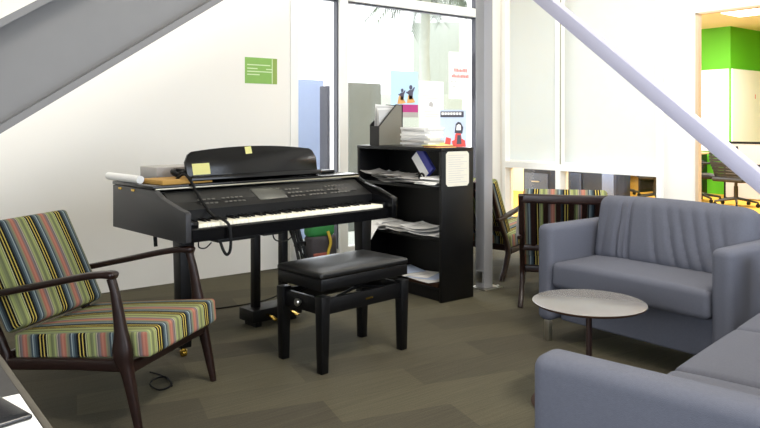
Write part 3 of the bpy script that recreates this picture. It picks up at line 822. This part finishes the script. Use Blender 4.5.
for z, x0, x1 in ((1.705, 2.755, 2.97), (1.675, 2.755, 2.85), (1.672, 2.93, 2.985), (1.65, 2.755, 2.985), (1.625, 2.755, 2.87)): box(b, x0, x1, yy, yy + .0012, z, z + .009)
box(b, 2.985, 2.993, yy, yy + .0012, 1.56, 1.765)
obj('print', b, 'signpale', sg, smooth=False)
b = BM(); box(b, 2.993, 3.035, yy, yy + .0012, 1.556, 1.769); obj('side_band', b, pm('sign_olive', (138, 164, 76), .5), sg, smooth=False)

# things leaning at the glass wall under the piano
t = thing('folding_stand', 'black folded stand leaning against the glass wall beneath the piano', 'stand', (3.115, 5.06, 0))
b = BM()
for dx_ in (0, .045, .085): tube(b, [(dx_, -.02 + .02 * dx_, .0), (-.05 + dx_ * .4, .15, .62)], .014, 8)
obj('leg', b, 'satin', t)
b = BM(); box(b, -.02, .08, .03, .07, .2, .24, .004); tube(b, [(-.07, .05, .35), (.0, .08, .22), (.08, .06, .1)], .01, 8); obj('brace', b, 'satin', t)
t = thing('tote_bag', 'dark bag with green top and yellow strap against the glass', 'bag', (3.36, 5.13, 0))
def bagf(p):
    p.x *= 1 - .15 * (p.z + .15); p.y *= 1 - .8 * max(0, p.z); return p
b = BM(); rbox(b, .27, .16, .28, .04, (0, 0, .14), .04, bagf); bg = obj('body', b, 'bagdark', t)
b = BM(); rbox(b, .25, .14, .12, .04, (-.01, -.0, .32), .04); o = obj('top_flap', b, 'brightgreen', t); o['label'] = 'bright green flap'
b = BM(); tube(b, spline([(.03, -.07, .31), (.045, -.092, .22), (.02, -.095, .14), (.0, -.095, .05)], 5), .013, 8); o = obj('strap', b, 'yellow', t); o['label'] = 'yellow strap'
b = BM(); rbox(b, .15, .02, .11, .009, (-.05, -.084, .08), .04); o = obj('pocket', b, 'bagred', t); o['label'] = 'dull red pocket'

# ------------------------------------------------------------------ striped armchairs
def make_armchair(label):
    t = thing('armchair', label, 'armchair', (0, 0, 0), 0, 'striped mid-century armchairs')
    for s in (-1, 1):
        x = s * .30
        b = BM(); bar(b, spline([(x, .0, .605), (x * 1.0, .02, .54), (x, .045, .40), (x, .055, .30), (x, .08, .22), (x, .13, .0)], 4),
                      [.034] * 4 + [.034, .035, .036, .037] + [.040, .042, .046, .05] + [.052, .05, .047, .044] + [.042, .038, .034, .03] + [.026],
                      [.030] * 4 + [.034, .036, .04, .044] + [.05, .06, .072, .08] + [.078, .068, .058, .05] + [.045, .04, .036, .03] + [.026], (1, 0, 0))
        obj('front_leg', b, 'darkwood', t)
        b = BM(); bar(b, spline([(x, .022, .612), (x, -.01, .619), (x * .99, -.12, .605), (x * .99, -.35, .553), (x * .97, -.62, .493), (x * .96, -.70, .476)], 4),
                      [.034, .046] + [.05] * 3 + [.052] * 11 + [.046, .04, .036, .034, .03], [.02, .028] + [.032] * 3 + [.028] * 11 + [.026] * 5, (1, 0, 0))
        obj('armrest', b, 'darkwood', t)
        b = BM(); bar(b, [(s * .29, .06, .258), (s * .285, -.2, .242), (s * .28, -.50, .215)], .03, [.05, .048, .05], (1, 0, 0)); obj('side_rail', b, 'darkwood', t)
        b = BM(); bar(b, spline([(s * .275, -.79, .765), (s * .275, -.66, .49), (s * .278, -.53, .25), (s * .28, -.56, .12), (s * .285, -.64, 0)], 4), .034,
                      [.032] * 4 + [.04] * 4 + [.052] * 4 + [.044] * 4 + [.03], (1, 0, 0)); obj('back_post', b, 'darkwood', t)
    b = BM(); bar(b, [(-.29, .08, .25), (.29, .08, .25)], .028, .045, (0, 1, 0)); obj('front_rail', b, 'darkwood', t)
    b = BM(); bar(b, [(-.27, -.51, .24), (.27, -.51, .24)], .028, .05, (0, 1, 0)); obj('rear_rail', b, 'darkwood', t)
    n = 12
    b = BM(); bar(b, [(-.28 + .56 * i / n, -.775 - .02 * (1 - (2 * i / n - 1) ** 2), .742) for i in range(n + 1)], .026, .06, (0, 1, 0)); obj('top_rail', b, 'darkwood', t)
    b = BM(); bar(b, [(-.27, -.62, .40), (.27, -.62, .40)], .022, .04, (0, 1, 0)); obj('lower_rail', b, 'darkwood', t)
    for i in range(6):
        x = -.2 + .08 * i
        b = BM(); bar(b, [(x, -.62, .40), (x, -.70, .58), (x, -.785 - .02 * (1 - (x / .28) ** 2), .73)], .032, .012, (1, 0, 0)); obj('slat', b, 'darkwood', t)
    def sp(p):
        u, v = p.x / .28, p.y / .3
        if p.z > 0: p.z += .012 * max(0, 1 - u * u) * max(0, 1 - v * v)
        return p
    b = BM(); rbox(b, .555, .65, .108, .017, (0, 0, 0), .04, sp); obj('seat_cushion', b, 'stripe', t, (0, -.165, .316), (R(5.5), 0, 0))
    b = BM(); rbox(b, .53, .115, .48, .024, (0, 0, 0), .04, lambda p: Vector((p.x, p.y + (.012 * (1 - (p.x / .27) ** 2) * (1 - (p.z / .24) ** 2)) * (1 if p.y > 0 else 0), p.z)))
    obj('back_cushion', b, 'stripe', t, (0, -.600, .563), (R(27), 0, 0))
    return t
ch = make_armchair('striped armchair in the left foreground, facing the round table')
ch2 = copy_tree(ch); ch3 = copy_tree(ch)
ch.location = (1.150, 3.087, 0); ch.rotation_euler = (0, 0, R(216.9))
ch2['label'] = 'dark slatted armchair seen from behind beside the grey loveseat'
ch2.location = (4.335, 3.335, 0); ch2.rotation_euler = (0, 0, R(-52))
ch3['label'] = 'striped armchair glimpsed just right of the grey column'
ch3.location = (4.72, 4.20, 0); ch3.rotation_euler = (0, 0, R(-78))

# ------------------------------------------------------------------ sofas
def make_sofa(label, w, n, pleats, d=.76, arm=.10, fwd=.0, setb=.0):
    t = thing('sofa', label, 'sofa', (0, 0, 0))
    hw = w / 2
    b = BM(); rbox(b, w - 2 * arm - .004, d - .12, .20, .015, (0, -d / 2 - .02, .22), .08); obj('base', b, 'sofa', t)
    for s in (-1, 1):
        b = BM(); rbox(b, arm, d, .535, .036, (s * (hw - arm / 2), -d / 2, .3875), .06); obj('arm', b, 'sofa', t)
    b = BM(); rbox(b, w - 2 * arm - .004, .12 + fwd, .60, .03, (0, -d + .065 + fwd / 2, .42), .08); obj('backrest', b, 'sofa', t)
    inner = w - 2 * arm - .006; cw = inner / n
    for i in range(n):
        x = -inner / 2 + cw * (i + .5)
        def sp(p):
            u, v = p.x / (cw / 2), p.y / .3
            if p.z > 0: p.z += .018 * max(0, 1 - u ** 4) * max(0, 1 - v ** 4)
            return p
        b = BM(); rbox(b, cw - .003, d - .145 - setb - fwd, .135, .03, (0, 0, 0), .04, sp); obj('seat_cushion', b, 'sofa', t, (x, -(d - .145 - fwd + setb) / 2 + .005, .385 + setb * .1))
    rng = random.Random(5)
    for i in range(n if n > 1 else 1):
        x = -inner / 2 + cw * (i + .5)
        ridges = [(.27, .020, .012, -.05), (.20, .026, .012, .02), (.235, .008, .010, 0), (.05, .012, .014, .22), (-.05, .015, .014, .28), (-.12, .014, .013, .3),
                  (-.19, .013, .013, .3), (-.26, .015, .014, .28), (-.33, .012, .013, .25), (.36, .010, .016, -.1)] if pleats else []
        def bp(p):
            u, v = p.x / (cw / 2), p.z / .22
            bulge = max(0, 1 - abs(u) ** 3) * max(0, 1 - abs(v) ** 3)
            if p.y > 0:
                p.y += .04 * bulge
                for (c, a_, s_, sl) in ridges:
                    p.y -= a_ * math.exp(-((p.x - c - sl * p.z) / s_) ** 2) * (.25 + .75 * min(1, max(0, .6 - v * .5))) * max(0, 1 - abs(v) ** 6)
            p.z += .012 * max(0, 1 - u * u) * (1 if p.z > 0 else 0)
            return p
        b = BM(); rbox(b, cw - .004, .17, .385, .06, (0, 0, 0), .012 if pleats else .04, bp)
        obj('back_cushion', b, 'sofa', t, (x, -d + .20 + fwd, .602), (R(12), 0, 0))
    for sx in (-1, 1):
        for y in (-.05, -d + .06):
            b = BM(); box(b, sx * (hw - .045) - .016, sx * (hw - .045) + .016, y - .016, y + .016, 0, .125, .002); obj('leg', b, 'chrome', t)
    return t
s1 = make_sofa('grey loveseat with a creased back cushion facing the round table', 1.10, 1, True, fwd=.085)
s1.location = (3.185, 2.092, 0); s1.rotation_euler = (0, 0, R(90))
s2 = make_sofa('long grey sofa cut off by the lower right corner, its arm nearest', 2.04, 3, False, d=.82, arm=.115, setb=.075)
s2.location = (1.372 + 1.0075, 1.160 + .1595, 0); s2.rotation_euler = (0, 0, R(9))

# ------------------------------------------------------------------ round side table
t = thing('round_table', 'small round pedestal table with a pale top before the loveseat', 'table', (2.622, 1.885, 0))
b = BM(); lathe(b, [(.005, .436), (.225, .436), (.237, .442), (.240, .449), (.237, .4505), (.005, .4505)], 72)
q = obj('tabletop', b, ['tabletop', 'tabledge'], t)
for p in q.data.polygons:
    if p.center.z < .4475 : p.material_index = 1
b = BM(); lathe(b, [(.013, .015), (.013, .436)], 20); obj('pedestal', b, 'darkpole', t)
b = BM(); lathe(b, [(.24, 0), (.245, .006), (.235, .014), (.03, .022), (.018, .03)], 64); obj('base_disc', b, 'tabledge', t)

# ------------------------------------------------------------------ desk corner in the lower left with paper and phone
e0 = Vector((-.798, 1.50)); e1 = Vector((-.551, 1.176))       # a stretch of its right edge, camera right / depth
def c2r(X, Z): return Vector((Z * math.cos(YAW) + X * math.sin(YAW), Z * math.sin(YAW) - X * math.cos(YAW)))
A_, B_ = c2r(*e0), c2r(*e1); ed = (B_ - A_).normalized(); rz = math.atan2(ed.y, ed.x)
t = thing('desk', 'grey laminate desk corner at the lower left edge of the photo', 'desk', (A_.x, A_.y, 0), rz)
b = BM(); box(b, -.55, .72, -.62, 0, .69, .72, .004); obj('desktop', b, 'desk', t)
b = BM(); box(b, -.55, .72, -.002, .012, .692, .7205, .004); obj('edge_band', b, 'deskedge', t)
for x in (-.5, .67):
    for y in (-.57, -.05):
        b = BM(); box(b, x - .025, x + .025, y - .025, y + .025, 0, .69, .003); obj('leg', b, 'satin', t)
DM = Matrix.Translation((A_.x, A_.y, .7206)) @ Matrix.Rotation(rz, 4, 'Z')
b = BM(); sheet(b, .297, .21, None, .001); o = obj('paper_sheet', b, 'paper'); o.matrix_world = DM @ Matrix.Translation((.371, -.109, 0)); tag(o, 'white paper sheet on the desk corner under the black phone', 'paper')
b = BM(); rbox(b, .15, .075, .009, .004, (0, 0, .0045), .02); o = obj('phone', b, 'phone'); o.matrix_world = DM @ Matrix.Translation((.297, -.062, .0011)) @ Matrix.Rotation(R(13), 4, 'Z'); tag(o, 'black phone lying on the white sheet at the desk corner', 'phone')

# ------------------------------------------------------------------ cables on the carpet
def fl(px, py, z=.006):
    Z = 715 * (H - z) / (py - 124); X = (px - 380) / 715 * Z; v = c2r(X, Z); return Vector((v.x, v.y, z))
b = BM(); tube(b, spline([fl(212, 309), fl(228, 307), fl(245, 304.5), fl(262, 301), (fl(274, 297)), fl(281, 293)], 5), .005, 6)
tag(obj('power_cord', b, 'cable'), 'thin black power cord running along the carpet to the pedal box', 'cord')
b = BM(); tube(b, spline([fl(150, 372), fl(163, 376), fl(172, 384), fl(160, 390), fl(150, 384), fl(157, 378, .012), fl(166, 377, .012), fl(170, 381, .012), fl(172, 386)], 5), .004, 6)
tag(obj('cable_coil', b, 'cable'), 'loose coil of thin cable on the carpet under the striped armchair', 'cable')

# ------------------------------------------------------------------ office beyond the far wall
def make_office(label):
    t = thing('office_chair', label, 'office chair', (0, 0, 0), 0, 'black office chairs in the next room')
    b = BM(); rbox(b, .50, .46, .07, .03, (0, 0, .40), .06); obj('seat', b, 'ofmesh', t)
    b = BM()
    for i in range(11):
        z = .43 + .044 * i; y = -.20 - .10 * math.sin(i / 10 * math.pi * .85) - .012 * i
        bar(b, [(-.21, y + .05, z), (-.1, y, z), (.1, y, z), (.21, y + .05, z)], .039, .012, (0, 0, 1), 5)
    for s in (-1, 1): tube(b, spline([(s * .215, -.14, .40), (s * .215, -.23, .60), (s * .215, -.27, .76), (s * .2, -.28, .90)], 4), .016, 6)
    obj('backrest', b, 'ofmesh', t)
    for s in (-1, 1):
        b = BM(); tube(b, [(s * .25, -.1, .40), (s * .29, -.08, .48), (s * .29, .0, .60)], .018, 6); box(b, s * .29 - .04, s * .29 + .04, -.12, .14, .60, .63, .01); obj('armrest', b, 'ofmesh', t)
    b = BM(); lathe(b, [(.03, .1), (.03, .3), (.022, .3), (.022, .36), (.06, .37)], 12); obj('gas_lift', b, 'offbase', t)
    for k_ in range(5):
        a_ = 2 * math.pi * k_ / 5 + .3; c_, s_ = math.cos(a_), math.sin(a_)
        b = BM(); tube(b, [(.02 * c_, .02 * s_, .12), (.3 * c_, .3 * s_, .075)], [.024, .016], 6); sp_ = obj('base_spoke', b, 'offbase', t)
        b = BM(); q = BM(); lathe(q, [(.012, -.018), (.03, -.014), (.03, .014), (.012, .018)], 12)
        bmesh.ops.transform(q, matrix=Matrix.Translation((.3 * c_, .3 * s_, .03)) @ Matrix.Rotation(a_, 4, 'Z') @ Matrix.Rotation(R(90), 4, 'X'), verts=q.verts); merge(b, q)
        tube(b, [(.3 * c_, .3 * s_, .03), (.3 * c_, .3 * s_, .08)], .01, 6); obj('caster', b, 'satin', sp_)
    return t
oc = make_office('black slatted office chair in the middle of the doorway')
def spot(px, Z): v = c2r((px - 380) / 715 * Z, Z); return (v.x, v.y, 0)
spots = [(736, 10.6, 262, None), (700, 11.3, 222, 'office chair half hidden by the left door frame'),
         (786, 9.3, 120, 'office chair at the right edge of the doorway view'),
         (549, 10.1, 20, 'office chair just behind the window mullion under the blinds'),
         (590, 13.2, 75, 'office chair seen through the lower window right of the mullion'),
         (622, 12.2, 190, 'office chair before the farthest desk in the lower window strip'),
         (655, 11.2, 130, 'office chair at the right end of the lower window strip')]
for i, (px, Z, a_, lab) in enumerate(spots):
    c = oc if i == 0 else copy_tree(oc)
    if lab: c['label'] = lab
    c.location = spot(px, Z); c.rotation_euler = (0, 0, R(a_))
def desk2(x, y, w_, d_, rz_, lab):
    t = thing('office_desk', lab, 'desk', (x, y, 0), rz_, 'desks in the next room')
    b = BM(); box(b, -w_ / 2, w_ / 2, -d_ / 2, d_ / 2, .70, .735, .003); obj('desktop', b, 'maple', t)
    b = BM(); box(b, w_ / 2 - .05, w_ / 2 - .03, -d_ / 2 + .08, d_ / 2 - .08, .3, .70, .002); obj('modesty_panel', b, 'brownp', t)
    for sy in (-1, 1):
        b = BM(); box(b, -w_ / 2 + .04, w_ / 2 - .04, sy * (d_ / 2 - .05) - .02, sy * (d_ / 2 - .05) + .02, 0, .70, .003); obj('leg', b, 'satin', t)
    return t
desk2(11.8, 6.75, .7, 1.0, 0, 'maple desk seen through the doorway behind the chairs')
desk2(13.6, 9.6, .7, 1.4, 0, 'maple desk seen through the window under the blinds')
v = spot(752, 12.6)
t = thing('desk_divider', 'grey panel with a black frame standing beyond the doorway chairs', 'divider', (11.75, 5.45, 0), R(0))
b = BM(); box(b, -.02, .02, -.32, .32, .02, .90); obj('panel', b, 'greypanel', t, smooth=False)
b = BM(); box(b, -.025, .025, -.35, .35, .90, .935); box(b, -.025, .025, -.35, -.32, .0, .935); box(b, -.025, .025, .32, .35, .0, .935); obj('frame', b, 'satin', t, smooth=False)
for i, (px, Z, w_, h_, lab) in enumerate(((547, 9.0, .42, .66, 'low blue grey cabinet left of the window mullion in the office'), (575, 9.4, .55, .64, 'low blue grey cabinet right of the window mullion in the office'), (604, 11.6, .7, .56, 'low blue grey cabinet in the middle of the lower window view'))):
    v = spot(px, Z); t = thing('cabinet', lab, 'cabinet', v, 0, 'low cabinets in the next room')
    b = BM(); box(b, -.2, .2, -w_ / 2, w_ / 2, 0, h_, .005); obj('body', b, 'cabblue', t)
    b = BM(); box(b, -.215, -.2, -w_ / 2 + .03, w_ / 2 - .03, .06, h_ - .05, .004); d_ = obj('door', b, 'offabric', t)
    b = BM(); box(b, -.23, -.215, -.06, .06, h_ - .16, h_ - .145, .003); obj('handle', b, 'chrome', d_)
# whiteboard panels on the green block
t = thing('whiteboard', 'white writing boards on the green wall beyond the doorway', 'whiteboard', (GB - .0145, GC + .45, .75))
b = BM(); box(b, -.012, .014, -.43, .32, 0, 1.42, .002); obj('board', b, 'board', t, smooth=False)
b = BM(); random.seed(11)
for i in range(14):
    b = BM(); y = random.uniform(-.3, .15); z = random.uniform(.4, 1.05); box(b, -.0135, -.0118, y, y + random.uniform(.04, .14), z, z + .012)
    obj('marker_stroke', b, 'ypaper', t, smooth=False)
o = thing('side_whiteboard', 'narrow white board on the side of the green wall block', 'whiteboard', (GB + .7, GC - .0145, .75))
b = BM(); box(b, -.68, .6, -.012, .014, 0, 1.42, .002); obj('board', b, 'board', o, smooth=False)
b = BM(); box(b, .15, .17, -.0138, -.0118, .92, 1.0); obj('marker_writing', b, 'red', o, smooth=False)
# ceiling panels
for i, (x, y, lab) in enumerate(((10.9, 4.7, 'square ceiling light seen through the top of the doorway'), (8.2, 5.6, 'ceiling light over the office desks'), (9.0, 7.3, 'ceiling light near the cream office wall'), (8.0, 2.5, 'ceiling light just beyond the doorway'))):
    t = thing('ceiling_light', lab, 'ceiling light', (x, y, OH), 0, 'office ceiling lights')
    b = BM(); box(b, -.32, .32, -.62, .62, -.02, 0, .003); obj('frame', b, 'white', t)
    b = BM(); box(b, -.29, .29, -.59, .59, -.026, -.02); obj('diffuser', b, 'lamp', t, smooth=False)

# ------------------------------------------------------------------ outside the glass wall
b = BM(); box(b, 0, 14, YB + .13, 24, -.12, -.02); struct('ground_outside', b, 'ground')
t = thing('palm_tree', 'pale palm tree blurred by glare outside the glass wall', 'palm tree', (8.15, 9.15, -.02))
b = BM(); tube(b, [(0, 0, 0), (.03, .02, 1.2), (0, .05, 2.5), (.02, 0, 3.62)], [.13, .10, .09, .08], 12); obj('trunk', b, 'trunk', t)
random.seed(21)
for i in range(26):
    a_ = 2 * math.pi * i / 26 + random.uniform(-.1, .1); L0 = random.uniform(.8, 1.1); up = random.uniform(-.1, .55)
    b = BM(); P = [Vector((math.cos(a_) * L0 * u, math.sin(a_) * L0 * u, 3.62 + up * u - (.75) * u * u * L0)) for u in (0, .25, .5, .75, 1)]
    tube(b, P, [.012, .01, .008, .006, .003], 5)
    for kq in range(18):
        u = .2 + .8 * kq / 18; idx = min(3, int(u * 4)); p = P[idx].lerp(P[idx + 1], u * 4 - idx); d_ = (P[idx + 1] - P[idx]).normalized()
        for s in (-1, 1):
            sd = Vector((-math.sin(a_), math.cos(a_), 0)) * s
            tip = p + (d_ * .30 + sd * .26 + Vector((0, 0, -.14))) * (1.1 - .5 * u)
            v_ = [b.verts.new(p - d_ * .022), b.verts.new(p + d_ * .022), b.verts.new(tip), b.verts.new(p + Vector((0, 0, -.006)))]
            b.faces.new((v_[0], v_[1], v_[2])); b.faces.new((v_[1], v_[3], v_[2])); b.faces.new((v_[3], v_[0], v_[2])); b.faces.new((v_[0], v_[3], v_[1]))
    obj('frond', b, 'pgreen', t, smooth=False)
b = BM(); box(b, -.24, .24, -.2, .2, -.02, 1.70, .02); tag(obj('utility_box', b, 'conc', None, (5.02, 6.9, 0)), 'grey block outside the glass behind the magazine file', 'utility box')
b = BM(); box(b, -.07, .07, -.07, .07, -.02, 1.60, .01); tag(obj('outdoor_pillar', b, 'darkgrey', None, (4.03, 5.99, 0)), 'dark grey pillar outside the narrow left pane', 'pillar')
b = BM(); box(b, -1.3, 1.0, -.1, .1, -.02, 1.62, .02); tag(obj('garden_wall', b, 'sage', None, (6.1, 7.6, 0), (0, 0, R(-30))), 'pale grey green garden wall outside behind the posters', 'garden wall')
b = BM(); box(b, -.36, .52, -.4, .4, -.02, 3.15, .02); tag(obj('garden_shed', b, 'sage', None, (9.4, 10.35, 0), (0, 0, R(-45))), 'tall pale grey green shed outside the right of the glass wall', 'shed')
b = BM(); box(b, -.55, .3, -.03, .03, -.02, 1.70, .01); tag(obj('outdoor_panel', b, 'bluegrey', None, (4.05, 6.6, 0)), 'pale blue panel outside the narrow left pane', 'panel')

# ------------------------------------------------------------------ light
W_ = bpy.data.worlds.new('world'); S.world = W_; W_.use_nodes = True
bg = W_.node_tree.nodes['Background']; bg.inputs[0].default_value = (.93, .97, 1, 1); bg.inputs[1].default_value = 1.5
def area(name, loc, rot, sx, sy, power, col):
    l = bpy.data.lights.new(name, 'AREA'); l.shape = 'RECTANGLE'; l.size = sx; l.size_y = sy; l.energy = power; l.color = col
    o = bpy.data.objects.new(name, l); COL.objects.link(o); o.location = loc; o.rotation_euler = rot; return o
area('window_daylight', (2.9, -1.75, 1.85), (R(90), 0, 0), 3.4, 2.0, 70, (.76, .85, 1))
area('left_window_daylight', (-2.95, .1, 1.5), (R(90), 0, R(-90)), 2.6, 1.8, 95, (.79, .87, 1))
area('glass_daylight', (4.4, YB + .3, 2.2), (R(-90), 0, 0), 2.1, 3.6, 60, (.95, .98, 1))
area('ceiling_lamp_1', (2.1, .5, 4.4), (0, 0, 0), 1.2, .6, 95, (1, .92, .80))
area('ceiling_lamp_2', (.8, 3.9, 4.4), (0, 0, 0), 1.2, .6, 22, (1, .94, .84))
area('ceiling_lamp_3', (4.3, 3.6, 4.4), (0, 0, 0), 1.2, .6, 38, (1, .93, .80))
area('office_lamp_1', (10.9, 4.7, OH - .04), (0, 0, 0), .6, 1.2, 90, (.95, .98, 1))
area('office_lamp_2', (8.2, 5.6, OH - .04), (0, 0, 0), .6, 1.2, 90, (.95, .98, 1))
area('office_lamp_3', (9.0, 7.3, OH - .04), (0, 0, 0), .6, 1.2, 90, (.95, .98, 1))
area('office_lamp_4', (8.0, 2.5, OH - .04), (0, 0, 0), .6, 1.2, 90, (.95, .98, 1))

S.view_settings.view_transform = 'Standard'; S.view_settings.look = 'None'
S.view_settings.exposure = .78; S.view_settings.gamma = 1.; S.view_settings.use_curve_mapping = False
S.cycles.use_denoising = True
S.cycles.max_bounces = 8; S.cycles.diffuse_bounces = 5; S.cycles.transparent_max_bounces = 12
S.cycles.sample_clamp_indirect = 6.
